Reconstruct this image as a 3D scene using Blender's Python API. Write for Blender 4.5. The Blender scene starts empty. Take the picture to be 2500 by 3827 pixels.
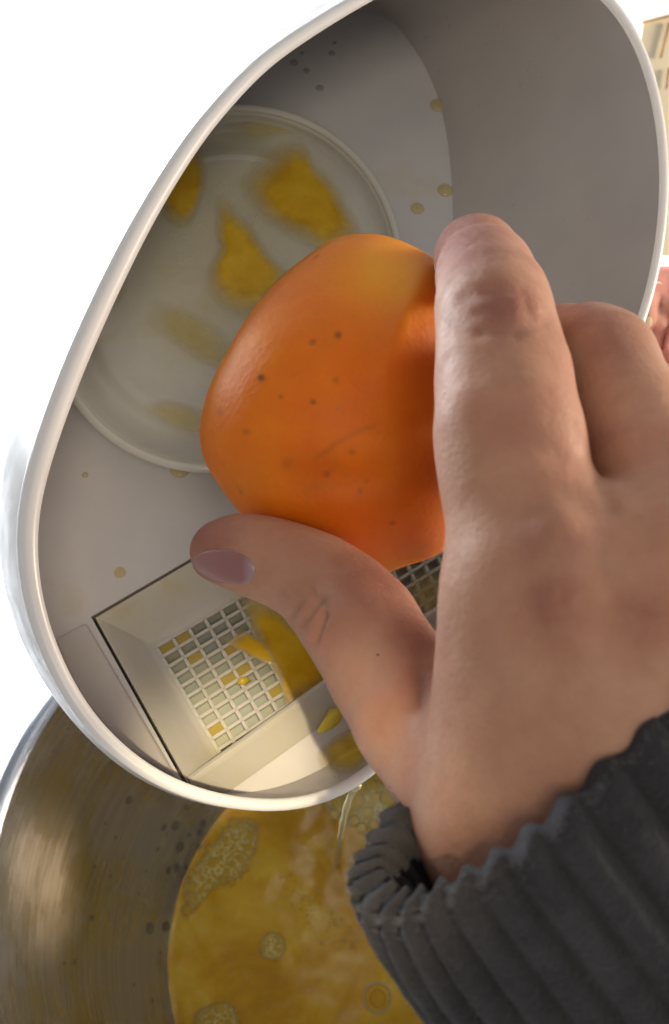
import bpy, bmesh, math, random
import numpy as np
from mathutils import Vector, Matrix, noise
from mathutils.geometry import delaunay_2d_cdt
from mathutils.bvhtree import BVHTree
random.seed(7); rng = np.random.default_rng(7)
S = bpy.context.scene
COL = S.collection
R_ = math.radians

# ------------------------------------------------------------------ camera
FPX = 3676.0
g = Vector(((1700-1250)/FPX, -(4500-1913.5)/FPX, -1)).normalized()   # gravity seen from the camera
Zc = -g
Xc = (Vector((1, 0, 0)) - Zc*Zc.x).normalized()
Yc = Zc.cross(Xc)
H = 0.665
M3 = Matrix((Xc, Yc, Zc))
CAM = Matrix.Translation((0, 0, H)) @ M3.to_4x4()
cd = bpy.data.cameras.new('camera'); cam = bpy.data.objects.new('camera', cd); COL.objects.link(cam)
cam.matrix_world = CAM
cd.sensor_fit = 'VERTICAL'; cd.sensor_height = 24; cd.lens = 24*FPX/3827
cd.clip_start = 0.01; cd.clip_end = 20
cd.dof.use_dof = True; cd.dof.focus_distance = 0.25; cd.dof.aperture_fstop = 16
S.camera = cam

def C(px, py, d):                       # camera-space point (metres) at depth d
    return Vector(((px-1250)/FPX*d, -(py-1913.5)/FPX*d, -d))
def W(p): return CAM @ Vector(p)        # camera space -> place
def P(px, py, d): return W(C(px, py, d))
def WD(v): return M3 @ Vector(v)        # direction

# ------------------------------------------------------------------ world and lamps
w = bpy.data.worlds.new('World'); S.world = w; w.use_nodes = True
bg = w.node_tree.nodes['Background']; bg.inputs[0].default_value = (0.96, 0.97, 1.0, 1); bg.inputs[1].default_value = 0.27
def area(name, pos, target, size, power, col, sy=None):
    l = bpy.data.lights.new(name, 'AREA'); l.energy = power; l.color = col
    l.shape = 'RECTANGLE' if sy else 'SQUARE'; l.size = size
    if sy: l.size_y = sy
    o = bpy.data.objects.new(name, l); COL.objects.link(o)
    o.location = pos; o.rotation_euler = (Vector(target)-Vector(pos)).to_track_quat('-Z', 'Y').to_euler()
    return o
ctr = P(1250, 1700, 0.25)
area('worktop_fill', (-0.52, 0.82, 0.34), (-0.27, 0.76, 0), 0.6, 28, (0.90, 0.95, 1.0), 0.35)  # added lamp, no fixture seen: whitens counter and tub flank, spares the hand
area('warm_room_light', ctr + WD((1.0, 0.24, -0.08)), ctr, 0.22, 10.0, (1.0, 0.83, 0.65))
area('overhead_fill', (0.20, -0.50, 1.25), (-0.02, 0.10, 0.2), 0.30, 2.5, (1.0, 0.88, 0.72))  # added overhead fill that brightens juice, bowl and back of the hand
def sunbeam(name, target, d, dist, radius, power, col, blend=.35):
    l = bpy.data.lights.new(name, 'SPOT'); l.energy = power; l.color = col; l.shadow_soft_size = .012
    l.spot_size = 2*math.atan(radius/dist); l.spot_blend = blend
    o = bpy.data.objects.new(name, l); COL.objects.link(o); d = Vector(d).normalized()
    o.location = Vector(target)+d*dist; o.rotation_euler = (-d).to_track_quat('-Z', 'Y').to_euler()
sunbeam('sunbeam_on_strainer', P(900, 2880, .268), WD((.12, .22, 1)), 1.2, .032, 66, (1.0, .80, .50), .6)
sunbeam('sunbeam_on_steel', P(330, 3190, .445), (math.cos(R_(34)), .16, math.sin(R_(34))), 1.2, .034, 150, (1.0, .60, .28), .7)
S.view_settings.view_transform = 'Standard'; S.view_settings.look = 'None'; S.view_settings.exposure = 0.0
S.render.engine = 'CYCLES'
S.cycles.use_denoising = True
S.cycles.max_bounces = 10; S.cycles.transparent_max_bounces = 12
S.cycles.caustics_reflective = False; S.cycles.caustics_refractive = False

# ------------------------------------------------------------------ helpers
def mat(name, col=(.8, .8, .8), rough=.5, metal=0, sss=0, sssr=(1, .4, .2), ssss=.01, coat=0, spec=.5, trans=0, alpha=1):
    m = bpy.data.materials.new(name); m.use_nodes = True
    b = m.node_tree.nodes['Principled BSDF']
    b.inputs['Base Color'].default_value = (*col, 1); b.inputs['Roughness'].default_value = rough
    b.inputs['Metallic'].default_value = metal; b.inputs['Subsurface Weight'].default_value = sss
    b.inputs['Subsurface Radius'].default_value = sssr; b.inputs['Subsurface Scale'].default_value = ssss
    b.inputs['Coat Weight'].default_value = coat; b.inputs['Specular IOR Level'].default_value = spec
    b.inputs['Transmission Weight'].default_value = trans; b.inputs['Alpha'].default_value = alpha
    return m
class N:
    """tiny node-tree writer"""
    def __init__(s, m): s.m = m; s.t = m.node_tree; s.b = s.t.nodes['Principled BSDF']
    def n(s, typ, **kw):
        x = s.t.nodes.new(typ)
        for k, v in kw.items():
            if k.startswith('i_'):
                k = k[2:]; k = int(k) if k.isdigit() else k.replace('_', ' ')
                x.inputs[k].default_value = v
            else: setattr(x, k, v)
        return x
    def l(s, a, b): s.t.links.new(a, b)
    def coord(s): return s.n('ShaderNodeTexCoord').outputs['Object']
    def noise(s, scale, detail=4, rough=.5, vec=None, dist=0):
        x = s.n('ShaderNodeTexNoise', i_Scale=scale, i_Detail=detail, i_Roughness=rough, i_Distortion=dist)
        s.l(vec or s.coord(), x.inputs['Vector']); return x.outputs['Fac']
    def ramp(s, fac, stops):
        r = s.n('ShaderNodeValToRGB'); e = r.color_ramp.elements
        while len(e) < len(stops): e.new(.5)
        for k, (p, c) in enumerate(stops):
            e[k].position = p; e[k].color = (*c, 1) if len(c) == 3 else c
        s.l(fac, r.inputs[0]); return r.outputs[0]
    def mix(s, fac, a, b, mode='MIX'):
        x = s.n('ShaderNodeMix', data_type='RGBA', blend_type=mode)
        for v, i in ((fac, 0), (a, 6), (b, 7)):
            if isinstance(v, bpy.types.NodeSocket): s.l(v, x.inputs[i])
            elif i == 0: x.inputs[0].default_value = v
            else: x.inputs[i].default_value = (*v, 1)
        return x.outputs[2]
    def math(s, op, a, b=0.0, c=0.0, clamp=False):
        x = s.n('ShaderNodeMath', operation=op, use_clamp=clamp)
        for v, i in ((a, 0), (b, 1), (c, 2)):
            if isinstance(v, bpy.types.NodeSocket): s.l(v, x.inputs[i])
            else: x.inputs[i].default_value = v
        return x.outputs[0]
    def bump(s, h, strength, dist, prev=None):
        x = s.n('ShaderNodeBump', i_Strength=strength, i_Distance=dist); s.l(h, x.inputs['Height'])
        if prev: s.l(prev, x.inputs['Normal'])
        return x.outputs[0]
    def attr(s, name): return s.n('ShaderNodeAttribute', attribute_name=name).outputs['Fac']
    def near(s, pt, rad, soft):            # 1 inside rad of a point of the place, 0 outside
        v = s.n('ShaderNodeVectorMath', operation='DISTANCE'); s.l(s.coord(), v.inputs[0]); v.inputs[1].default_value = pt
        r = s.n('ShaderNodeMapRange', interpolation_type='SMOOTHSTEP'); s.l(v.outputs['Value'], r.inputs[0])
        r.inputs[1].default_value = rad-soft; r.inputs[2].default_value = rad+soft
        r.inputs[3].default_value = 1; r.inputs[4].default_value = 0
        return r.outputs[0]

def link(name, me, m=None, parent=None, smooth=True):
    o = bpy.data.objects.new(name, me); COL.objects.link(o)
    if m: me.materials.append(m)
    if smooth:
        me.polygons.foreach_set('use_smooth', [True]*len(me.polygons))
    if parent: o.parent = parent
    return o
def mesh(name, verts, faces, m=None, parent=None, smooth=True):
    me = bpy.data.meshes.new(name); me.from_pydata([tuple(v) for v in verts], [], faces); me.update()
    return link(name, me, m, parent, smooth)
def tag(o, label=None, cat=None, group=None, kind=None):
    if label: o['label'] = label
    if cat: o['category'] = cat
    if group: o['group'] = group
    if kind: o['kind'] = kind
    return o
def empty(name, label, cat, group=None):
    o = bpy.data.objects.new(name, None); COL.objects.link(o); o.empty_display_size = .02
    return tag(o, label, cat, group)
def recalc(o):
    bm = bmesh.new(); bm.from_mesh(o.data); bmesh.ops.recalc_face_normals(bm, faces=bm.faces); bm.to_mesh(o.data); bm.free()
def sharp(o, deg=35):
    o.data.set_sharp_from_angle(angle=R_(deg))
def loft(rings, close_u=True, cap0=False, cap1=False):
    n = len(rings[0]); V = [v for r in rings for v in r]; F = []
    for a in range(len(rings)-1):
        for i in range(n if close_u else n-1):
            j = (i+1) % n
            F.append((a*n+i, a*n+j, (a+1)*n+j, (a+1)*n+i))
    if cap0: F.append(tuple(range(n))[::-1])
    if cap1: F.append(tuple((len(rings)-1)*n+i for i in range(n)))
    return V, F
def spline(pts, n):                      # periodic Catmull-Rom, resampled evenly
    pts = [Vector(p) for p in pts]; m = len(pts); out = []
    for i in range(m):
        p0, p1, p2, p3 = (pts[(i+k-1) % m] for k in range(4))
        for s in range(24):
            t = s/24
            out.append(.5*((2*p1)+(p2-p0)*t+(2*p0-5*p1+4*p2-p3)*t*t+(3*p1-p0-3*p2+p3)*t**3))
    L = [0]
    for a, b in zip(out, out[1:]+out[:1]): L.append(L[-1]+(b-a).length)
    res = []; k = 0
    for i in range(n):
        q = L[-1]*i/n
        while L[k+1] < q: k += 1
        f = (q-L[k])/max(1e-9, L[k+1]-L[k]); res.append(out[k].lerp(out[(k+1) % len(out)], f))
    return res
def smooth_ring(r, it=6):
    for _ in range(it):
        n = len(r); r = [(r[i-1]+r[i]*2+r[(i+1) % n])/4 for i in range(n)]
    return r
def polar_resample(pts, c, n):           # closed outline as a function of angle round c
    pts = spline(pts, 400); out = []
    ang = [(math.atan2(p.y-c[1], p.x-c[0]) % (2*math.pi), (Vector((p.x, p.y))-Vector(c)).length) for p in pts]
    ang.sort(); A = np.array([a for a, _ in ang]); Rr = np.array([r for _, r in ang])
    th = np.arange(n)*2*math.pi/n
    rr = np.interp(th, A, Rr, period=2*math.pi)
    return th, rr
def tube(path, radii, seg=12, cap=True):
    rings = []
    for i, p in enumerate(path):
        t = (path[min(i+1, len(path)-1)]-path[max(i-1, 0)]).normalized()
        u = t.orthogonal().normalized() if i == 0 else (u - t*u.dot(t)).normalized()
        v = t.cross(u)
        rings.append([p+(u*math.cos(2*math.pi*k/seg)+v*math.sin(2*math.pi*k/seg))*radii[i] for k in range(seg)])
    return loft(rings, cap0=cap, cap1=cap)
def join(parts):
    V = []; F = []
    for v, f in parts:
        o = len(V); V += list(v); F += [tuple(i+o for i in q) for q in f]
    return V, F

# ------------------------------------------------------------------ materials
def m_plastic():
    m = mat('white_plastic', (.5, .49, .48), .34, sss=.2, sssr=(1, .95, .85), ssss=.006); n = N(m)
    a = n.noise(38, 5, .6); c = n.ramp(a, [(.3, (.50, .475, .46)), (.7, (.55, .525, .505))])
    n.l(c, n.b.inputs['Base Color'])
    r = n.ramp(n.noise(120, 6, .7), [(.3, (.25,)*3), (.75, (.5,)*3)]); n.l(r, n.b.inputs['Roughness'])
    n.l(n.bump(n.noise(60, 3), 0.05, .001), n.b.inputs['Normal'])
    return m
PL = m_plastic()
PR = mat('rim_backlit_white', (.80, .795, .79), .3, sss=.5, sssr=(1, .97, .9), ssss=.006)  # same plastic as the walls, colour lightened to stand for backlight glow
PB = mat('base_lit_white', (.56, .555, .55), .34, sss=.2, sssr=(1, .95, .85), ssss=.006)  # tub plastic again, colour lifted in place of light falling on the floor
n = N(PB); n.l(n.ramp(n.noise(38, 5, .6), [(.3, (.57, .565, .575)), (.62, (.62, .61, .61)), (.72, (.60, .57, .48))]), n.b.inputs['Base Color'])
n.l(n.bump(n.noise(60, 3), .05, .001), n.b.inputs['Normal'])
def m_basket():
    m = mat('clear_white_plastic', (.72, .72, .68), .28, sss=.3, sssr=(1, .95, .8), ssss=.005); n = N(m)
    a = n.noise(55, 4, .6)
    c = n.ramp(a, [(.35, (.56, .55, .52)), (.6, (.55, .53, .44)), (.75, (.52, .46, .27))])
    n.l(c, n.b.inputs['Base Color'])
    n.l(n.bump(n.noise(90, 4), .15, .002), n.b.inputs['Normal'])
    return m
BK = m_basket()
def m_steel():
    m = mat('brushed_steel', (.42, .41, .37), .3, metal=1); n = N(m)
    tc = n.coord()
    # polar grain round the bowl axis
    sep = n.n('ShaderNodeSeparateXYZ'); n.l(tc, sep.inputs[0])
    cmb = n.n('ShaderNodeCombineXYZ'); n.l(n.math('MULTIPLY', sep.outputs[0], .55), cmb.inputs[0]); n.l(n.math('MULTIPLY', sep.outputs[1], .55), cmb.inputs[1]); n.l(n.math('MULTIPLY', sep.outputs[2], 26), cmb.inputs[2])
    g1 = n.noise(14, 8, .75, cmb.outputs[0])
    g2 = n.noise(60, 6, .7, cmb.outputs[0])
    sm = n.noise(18, 4, .6)
    c = n.ramp(g1, [(.3, (.36, .39, .43)), (.7, (.58, .62, .69))]); n.l(c, n.b.inputs['Base Color'])
    r = n.math('ADD', n.math('MULTIPLY', g2, .25), n.math('MULTIPLY', sm, .32)); n.l(r, n.b.inputs['Roughness'])
    h = n.math('ADD', g1, n.math('MULTIPLY', g2, .5))
    n.l(n.bump(h, .25, .0006), n.b.inputs['Normal'])
    n.b.inputs['Anisotropic'].default_value = .8; n.b.inputs['Anisotropic Rotation'].default_value = .25; tg = n.n('ShaderNodeTangent', direction_type='RADIAL', axis='Z'); n.l(tg.outputs[0], n.b.inputs['Tangent'])
    return m
ST = m_steel()
def m_juice():
    m = mat('orange_juice', (.42, .26, .02), .13, sss=.25, sssr=(1, .6, .05), ssss=.012, spec=.3); n = N(m)
    a = n.noise(24, 6, .62, dist=.6); b = n.noise(75, 6, .7, dist=1.0)
    c = n.ramp(a, [(.28, (.50, .25, .004)), (.48, (.66, .37, .010)), (.62, (.76, .50, .045)), (.80, (.86, .67, .16))])
    bb = n.ramp(b, [(.56, (0, 0, 0)), (.74, (1, 1, 1))])
    c = n.mix(n.math('MULTIPLY', bb, .25), c, (.72, .56, .20)); n.l(c, n.b.inputs['Base Color'])
    n.l(n.bump(n.noise(30, 3), .12, .003, n.bump(b, .10, .001)), n.b.inputs['Normal'])
    return m
JU = m_juice()
def m_film(name, c0, c1, dens):
    """juice film whose body fades out to its thin edge (attribute 'thick')"""
    m = mat(name, c0, .15, sss=.2, sssr=(1, .6, .1), ssss=.004); n = N(m)
    a = n.noise(110, 4, .6); t = n.attr('thick'); n.l(n.mix(n.ramp(t, [(.05, (0,)*3), (.75, (1,)*3)]), (.60, .56, .36), n.ramp(a, [(.35, c0), (.7, c1)])), n.b.inputs['Base Color']); al = n.math('MULTIPLY', n.math('ADD', t, n.math('MULTIPLY', n.math('SUBTRACT', a, .5), .5)), dens, clamp=True)
    n.l(al, n.b.inputs['Alpha'])
    n.l(n.bump(a, .2, .001), n.b.inputs['Normal'])
    return m
FILM = m_film('juice_film', (.56, .33, .010), (.66, .44, .03), 1.2)
FILM2 = m_film('thin_juice_film', (.58, .47, .14), (.66, .56, .22), .5)
def m_dish():
    m = mat('frosted_dish', (.60, .60, .55), .22, sss=.0, alpha=.80); n = N(m)
    a = n.noise(42, 4, .6, dist=.5)
    n.l(n.ramp(a, [(.35, (.64, .64, .60)), (.55, (.68, .68, .62)), (.75, (.62, .58, .38))]), n.b.inputs['Base Color'])
    n.l(n.bump(n.noise(50, 3, dist=.8), .3, .003), n.b.inputs['Normal'])
    return m
DI = m_dish()
def m_bubble():
    m = bpy.data.materials.new('bubble_film'); m.use_nodes = True; t = m.node_tree; t.nodes.clear()
    o = t.nodes.new('ShaderNodeOutputMaterial'); mx = t.nodes.new('ShaderNodeMixShader'); tr = t.nodes.new('ShaderNodeBsdfTransparent')
    gl = t.nodes.new('ShaderNodeBsdfPrincipled'); lw = t.nodes.new('ShaderNodeLayerWeight'); lw.inputs[0].default_value = .35
    gl.inputs['Base Color'].default_value = (1, .93, .55, 1); gl.inputs['Roughness'].default_value = .06
    tr.inputs[0].default_value = (.95, .9, .7, 1)
    r = t.nodes.new('ShaderNodeValToRGB'); r.color_ramp.elements[0].position = .15; r.color_ramp.elements[0].color = (.03,)*3+(1,)
    r.color_ramp.elements[1].position = .95; r.color_ramp.elements[1].color = (.7,)*3+(1,)
    t.links.new(lw.outputs['Facing'], r.inputs[0]); t.links.new(r.outputs[0], mx.inputs[0])
    t.links.new(tr.outputs[0], mx.inputs[1]); t.links.new(gl.outputs[0], mx.inputs[2]); t.links.new(mx.outputs[0], o.inputs[0])
    return m
BU = m_bubble()
FLOORM = mat('bubble_floor', (.58, .40, .04), .1)
FROTH = m_film('froth', (.92, .80, .26), (.98, .88, .42), .75)
def m_drop():
    m = mat('water_drop', (.16, .15, .11), .08, alpha=.5, spec=.5); return m
DR = m_drop()
DRC = mat('clear_drop', (.42, .41, .40), .08, alpha=.5, spec=.5)
DRY = mat('juice_drop', (.64, .52, .18), .1, alpha=.5, spec=.6)

# ------------------------------------------------------------------ setting: counter, wall behind
counter_m = mat('counter_white', (.84, .85, .86), .45); n = N(counter_m)
n.l(n.ramp(n.noise(9, 5), [(.35, (.80, .81, .83)), (.65, (.86, .87, .88))]), n.b.inputs['Base Color'])
o = mesh('counter', [(-2.4, -1.6, 0), (1.6, -1.6, 0), (1.6, 1.2, 0), (-2.4, 1.2, 0)], [(0, 1, 2, 3)], counter_m)
tag(o, kind='structure')
o = mesh('wall', [(-2.4, 1.2, 0), (1.6, 1.2, 0), (1.6, 1.2, 1.4), (-2.4, 1.2, 1.4)], [(0, 3, 2, 1)], counter_m)
tag(o, kind='structure')

# ------------------------------------------------------------------ steel bowl with juice
RC = P(1270, 3158, .40)                                  # rim centre
rimR = 1400*.40/FPX
depth = .172
bowl = empty('steel_bowl', 'large brushed stainless steel bowl half filled with orange juice under the white tub', 'bowl'); bowl.location = (RC.x, RC.y, RC.z-depth-.03)
prof = [(0, -.203), (.05, -.203), (.085, -.199), (.102, -.188), (.112, -.172), (.1215, -.150), (.1325, -.12), (.1410, -.085), (.1465, -.05), (.1492, -.02), (rimR-.004, -.004)]
prof = [Vector((a*rimR/.1523, b)) for a, b in prof]
def smooth_prof(pr, k):
    out = []
    for i in range(len(pr)-1):
        p0 = pr[max(i-1, 0)]; p1 = pr[i]; p2 = pr[i+1]; p3 = pr[min(i+2, len(pr)-1)]
        for s in range(k):
            t = s/k; out.append(.5*((2*p1)+(p2-p0)*t+(2*p0-5*p1+4*p2-p3)*t*t+(3*p1-p0-3*p2+p3)*t**3))
    return out+[pr[-1]]
pi = smooth_prof(prof, 5)
lip = [Vector((rimR-.003+.0042*math.sin(a), -.001+.0042*(math.cos(a)-.2)*.9)) for a in np.linspace(-1.3, 3.4, 14)]
outer = [Vector((q.x+.0012, q.y-.0012)) for q in reversed(pi)]
def lathe(pr, org, seg=160):
    rings = [[org+Vector((q.x*math.cos(2*math.pi*k/seg), q.x*math.sin(2*math.pi*k/seg), q.y)) for k in range(seg)] for q in pr]
    return loft(rings)
org = Vector((0, 0, RC.z-bowl.location.z))
V, F = lathe(pi[1:], org); o = mesh('inner_wall', V, F, ST, bowl); recalc(o)
V, F = lathe(lip, org); mesh('rolled_rim', V, F, ST, bowl)
V, F = lathe(outer[:-1], org); mesh('outer_wall', V, F, ST, bowl)
jz = RC.z-depth
# radius of the bowl at juice level
jr = next(a.x+(b.x-a.x)*((-depth)-a.y)/(b.y-a.y) for a, b in zip(pi, pi[1:]) if a.y <= -depth <= b.y)
rings = []
seg = 200
radl = [.0005]+list(np.linspace(.05, .97, 40))+[.985, .995, 1.003]
for f in radl:
    ring = []
    for k in range(seg):
        a = 2*math.pi*k/seg; x = math.cos(a)*jr*f; y = math.sin(a)*jr*f
        z = .0009*noise.noise(Vector((x*38, y*38, 0)))+.0005*noise.noise(Vector((x*110, y*110, 3)))
        if f > .98: z += .0005*(f-.98)/.02
        ring.append(Vector((x, y, z)))
    rings.append(ring)
V, F = loft(rings)
juice = mesh('juice_pool', V, F, JU); juice.location = (RC.x, RC.y, jz)
tag(juice, 'cloudy amber orange juice filling the bottom of the steel bowl', 'juice')
def on_plane_z(px, py, z):
    d = (P(px, py, 1)-CAM.translation); t = (z-CAM.translation.z)/d.z
    return CAM.translation+d*t

# ------------------------------------------------------------------ foam and bubbles
def dome(c, r, up=Vector((0, 0, 1)), flat=.8, seg=14, nr=6, base=.0):
    u = up.orthogonal().normalized(); v = up.cross(u); V = [c+up*r*flat]; F = []
    for i in range(1, nr+1):
        a = (math.pi/2)*i/nr
        for k in range(seg):
            b = 2*math.pi*k/seg
            V.append(c+(u*math.cos(b)+v*math.sin(b))*r*math.sin(a)+up*(r*flat*math.cos(a)+base))
    for k in range(seg): F.append((0, 1+k, 1+(k+1) % seg))
    for i in range(nr-1):
        for k in range(seg):
            a = 1+i*seg; F.append((a+k, a+seg+k, a+seg+(k+1) % seg, a+(k+1) % seg))
    return V, F
def foam(name, label, outline, sizes, count, froth=True):
    """closely packed bubbles inside an outline on the juice"""
    pl = [on_plane_z(x, y, jz) for x, y in outline]
    xs = [p.x for p in pl]; ys = [p.y for p in pl]
    def inside(p):
        c = False
        for a, b in zip(pl, pl[1:]+pl[:1]):
            if (a.y > p.y) != (b.y > p.y) and p.x < (b.x-a.x)*(p.y-a.y)/(b.y-a.y)+a.x: c = not c
        return c
    placed = []; parts = []
    for (r0, r1), cnt in zip(sizes, count):
        for _ in range(cnt*12):
            if cnt <= 0: break
            r = random.uniform(r0, r1); p = Vector((random.uniform(min(xs), max(xs)), random.uniform(min(ys), max(ys)), jz+.0014))
            if not inside(p) or (p-Vector((RC.x, RC.y, p.z))).length > jr*.985: continue
            if any((p-q).length < (r+s)*.86 for q, s in placed): continue
            placed.append((p, r)); parts.append(dome(p, r, seg=12 if r < .001 else 18, nr=4 if r < .001 else 6)); cnt -= 1
    nd_ = sum(len(f) for _, f in parts)
    for p, r in placed:
        k = 14; parts.append(([p+Vector((math.cos(2*math.pi*i/k)*r*.78, math.sin(2*math.pi*i/k)*r*.78, .0003)) for i in range(k)], [tuple(range(k))]))
    V, F = join(parts)
    outline_scale = 1
    if not froth:
        V, F = join(parts); o = mesh(name, V, F, BU); o.data.materials.append(FLOORM)
        o.data.polygons.foreach_set('material_index', [0]*nd_+[1]*(len(F)-nd_)); tag(o, label, 'foam', kind='stuff'); return o
    k0 = len(V); cx_ = sum((p for p in pl), Vector())/len(pl); cx_.z = jz+.0013
    th_, rr_ = polar_resample([(p.x, p.y, 0) for p in pl], (cx_.x, cx_.y), 64)
    bed = [[cx_+Vector((math.cos(t)*q*f, math.sin(t)*q*f*outline_scale, 0)) for t, q in zip(th_, rr_)] for f in (.001, .3, .6, .8, .92, 1.04)]
    bv_, bf_ = loft(bed); nf = len(F); V += bv_; F += [tuple(i+k0 for i in q) for q in bf_]
    o = mesh(name, V, F, BU); o.data.materials.append(FLOORM); o.data.materials.append(FROTH)
    o.data.polygons.foreach_set('material_index', [0]*nd_+[1]*(nf-nd_)+[2]*(len(F)-nf))
    at = o.data.attributes.new('thick', 'FLOAT', 'POINT'); tv = [1.0]*k0
    for f in (1, 1, .9, .7, .35, 0): tv += [f]*64
    at.data.foreach_set('value', tv)
    tag(o, label, 'foam', kind='stuff'); return o
foam('juice_foam', 'patch of pale foam bubbles at the upper left edge of the juice', [(880, 3060), (970, 3075), (960, 3180), (900, 3290), (800, 3330), (700, 3440), (690, 3300), (790, 3160)], [(.0030, .0038), (.0018, .0026), (.0010, .0015), (.0006, .0008)], [5, 22, 90, 120])
foam('juice_foam', 'cluster of large bubbles in the juice just below the tub rim beside the pouring stream', [(1180, 2960), (1300, 2880), (1480, 2830), (1520, 2960), (1500, 3080), (1380, 3110), (1250, 3060)], [(.0045, .0062), (.0028, .004), (.0014, .0022), (.0006, .001)], [6, 20, 70, 100])
foam('juice_foam', 'small round island of froth floating alone in the juice', [(970, 3520), (1010, 3480), (1060, 3500), (1070, 3550), (1040, 3590), (980, 3580)], [(.0016, .0022), (.0008, .0013), (.0004, .0007)], [3, 22, 90])
foam('juice_foam', 'froth patch along the bottom edge of the photo where juice meets steel', [(730, 3790), (800, 3750), (870, 3750), (900, 3840), (880, 3900), (740, 3900)], [(.002, .0028), (.001, .0016), (.0005, .0008)], [5, 40, 150])
foam('juice_foam', 'faint scattered bubbles drifting near the middle of the juice', [(1010, 3280), (1100, 3260), (1300, 3420), (1330, 3560), (1210, 3540), (1080, 3400)], [(.0009, .0016), (.0004, .0007)], [10, 60], False)
c = on_plane_z(1410, 3728, jz)
bb = empty('large_bubble', 'single large round bubble floating near the sleeve with a smaller ring inside', 'bubble'); bb.location = c
V, F = dome(Vector((0, 0, 0)), .0072, flat=.6, seg=32, nr=10); mesh('bubble_film', V, F, BU, bb)
V, F = dome(Vector((.0003, -.0006, .0004)), .0046, flat=.85, seg=28, nr=9); mesh('inner_bubble', V, F, BU, bb)
ring = [Vector((.0073*math.cos(a), .0073*math.sin(a), .0004)) for a in np.linspace(0, 2*math.pi, 40)]
V, F = tube(ring, [.0007]*40, 8, False); mesh('foam_ring', V, F, mat('foam_pale', (.58, .47, .2), .2), bb)
# ------------------------------------------------------------------ drops on the steel wall
deps = None
def bowl_hit(px, py):
    """point of the bowl's inner wall seen along a ray, by marching"""
    o_ = CAM.translation; d = (P(px, py, 1)-o_).normalized()
    t = .3
    while t < .9:
        p = o_+d*t; r = math.hypot(p.x-RC.x, p.y-RC.y); z = p.z-RC.z
        if z < 0:
            for a, b in zip(pi, pi[1:]):
                if a.y <= z <= b.y and b.y > a.y:
                    rr = a.x+(b.x-a.x)*(z-a.y)/(b.y-a.y)
                    if r > rr-.0004:
                        nrm = Vector((-(p.x-RC.x)/r*(b.y-a.y), -(p.y-RC.y)/r*(b.y-a.y), (b.x-a.x))).normalized()
                        return p, nrm
        t += .0005
    return None, None
spots = [(480, 2990, 11), (655, 3085, 13), (612, 3092, 9), (760, 3078, 11), (748, 3112, 10), (672, 3165, 14), (746, 3168, 9), (708, 3120, 6), (630, 3250, 9), (660, 3245, 11), (694, 3240, 7), (690, 3310, 8), (560, 3470, 14), (620, 3462, 13), (660, 3458, 8), (432, 3130, 5), (345, 3430, 6), (590, 3174, 5), (392, 3077, 4), (355, 3238, 4), (655, 3620, 6), (414, 3275, 4), (760, 3000, 8), (700, 3020, 7), (545, 3255, 4), (240, 3600, 4), (255, 2725, 3), (278, 3595, 6), (520, 3340, 4), (600, 3560, 4), (500, 3680, 4), (570, 3740, 5)]
for px, py, r in spots:
    p, nn = bowl_hit(px, py)
    if p is None: continue
    rr = r*.5/FPX*1.7
    V, F = dome(Vector((0, 0, 0)), rr, nn, .55, 14, 5)
    o = mesh('water_drop', V, F, DR); o.location = p
    tag(o, 'tiny clear liquid drop clinging to the steel bowl wall', 'drop', 'drops on the steel bowl wall')

# ------------------------------------------------------------------ white tub
def plane_hit(px, py, z0, ax, ay, h=0.0):
    """camera-space point on the plane z=z0+ax*x+ay*y raised h toward its front"""
    nn = Vector((-ax, -ay, 1)); L = nn.length; nn /= L
    p0 = Vector((0, 0, z0))+nn*h
    d = Vector(((px-1250)/FPX, -(py-1913.5)/FPX, -1))
    return d*(p0.dot(nn)/d.dot(nn))
FZ, FX, FY = -.305, -.10, -.40
NF = Vector((-FX, -FY, 1)).normalized()
def Fl(px, py, h=0.0): return plane_hit(px, py, FZ, FX, FY, h)
RZ, RX, RY = -.262, -.25, -.15
NR = Vector((-RX, -RY, 1)).normalized()
def Ri(px, py, h=0.0): return plane_hit(px, py, RZ, RX, RY, h)
rim_px = [(1286, 0), (1120, 102), (965, 209), (812, 362), (675, 530), (482, 836), (289, 1222), (161, 1543), (80, 1817), (58, 2010), (84, 2250), (177, 2508), (322, 2733), (531, 2910), (756, 3004), (997, 3036), (1190, 3014), (1367, 2926), (1500, 2800), (1670, 2580), (1880, 2250), (2080, 1900), (2250, 1580), (2387, 1270), (2460, 1029), (2497, 760), (2492, 530), (2462, 338), (2396, 145), (2315, 16), (2200, -90), (2050, -170), (1880, -205), (1700, -190), (1500, -115)]
floor_px = [(1300, 15), (1380, 5), (1420, 20), (1570, 205), (1652, 400), (1688, 650), (1694, 900), (1710, 1200), (1780, 1500), (1900, 1800), (1925, 2000), (1875, 2240), (1700, 2460), (1450, 2690), (1280, 2830), (1100, 2925), (950, 2962), (800, 2968), (650, 2925), (480, 2835), (330, 2690), (180, 2470), (80, 2250), (40, 2030), (40, 1750), (80, 1400), (180, 1060), (390, 700), (640, 430), (900, 220), (1130, 105)]
NT = 240
rc = (1280, 1420)
th, rr = polar_resample([(x, y, 0) for x, y in rim_px], rc, NT)
rimO = smooth_ring([Ri(rc[0]+r*math.cos(t), rc[1]+r*math.sin(t)) for t, r in zip(th, rr)], 8)
def outward(ring, nrm):
    n_ = len(ring); c = sum(ring, Vector())/n_; out = []
    for i in range(n_):
        t = (ring[(i+1) % n_]-ring[i-1]).normalized(); o_ = t.cross(nrm).normalized()
        if o_.dot(ring[i]-c) < 0: o_.negate()
        out.append(o_)
    return out
RO = outward(rimO, NR)
fc = (960, 1450)
th2, rr2 = polar_resample([(x, y, 0) for x, y in floor_px], fc, NT)
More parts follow.
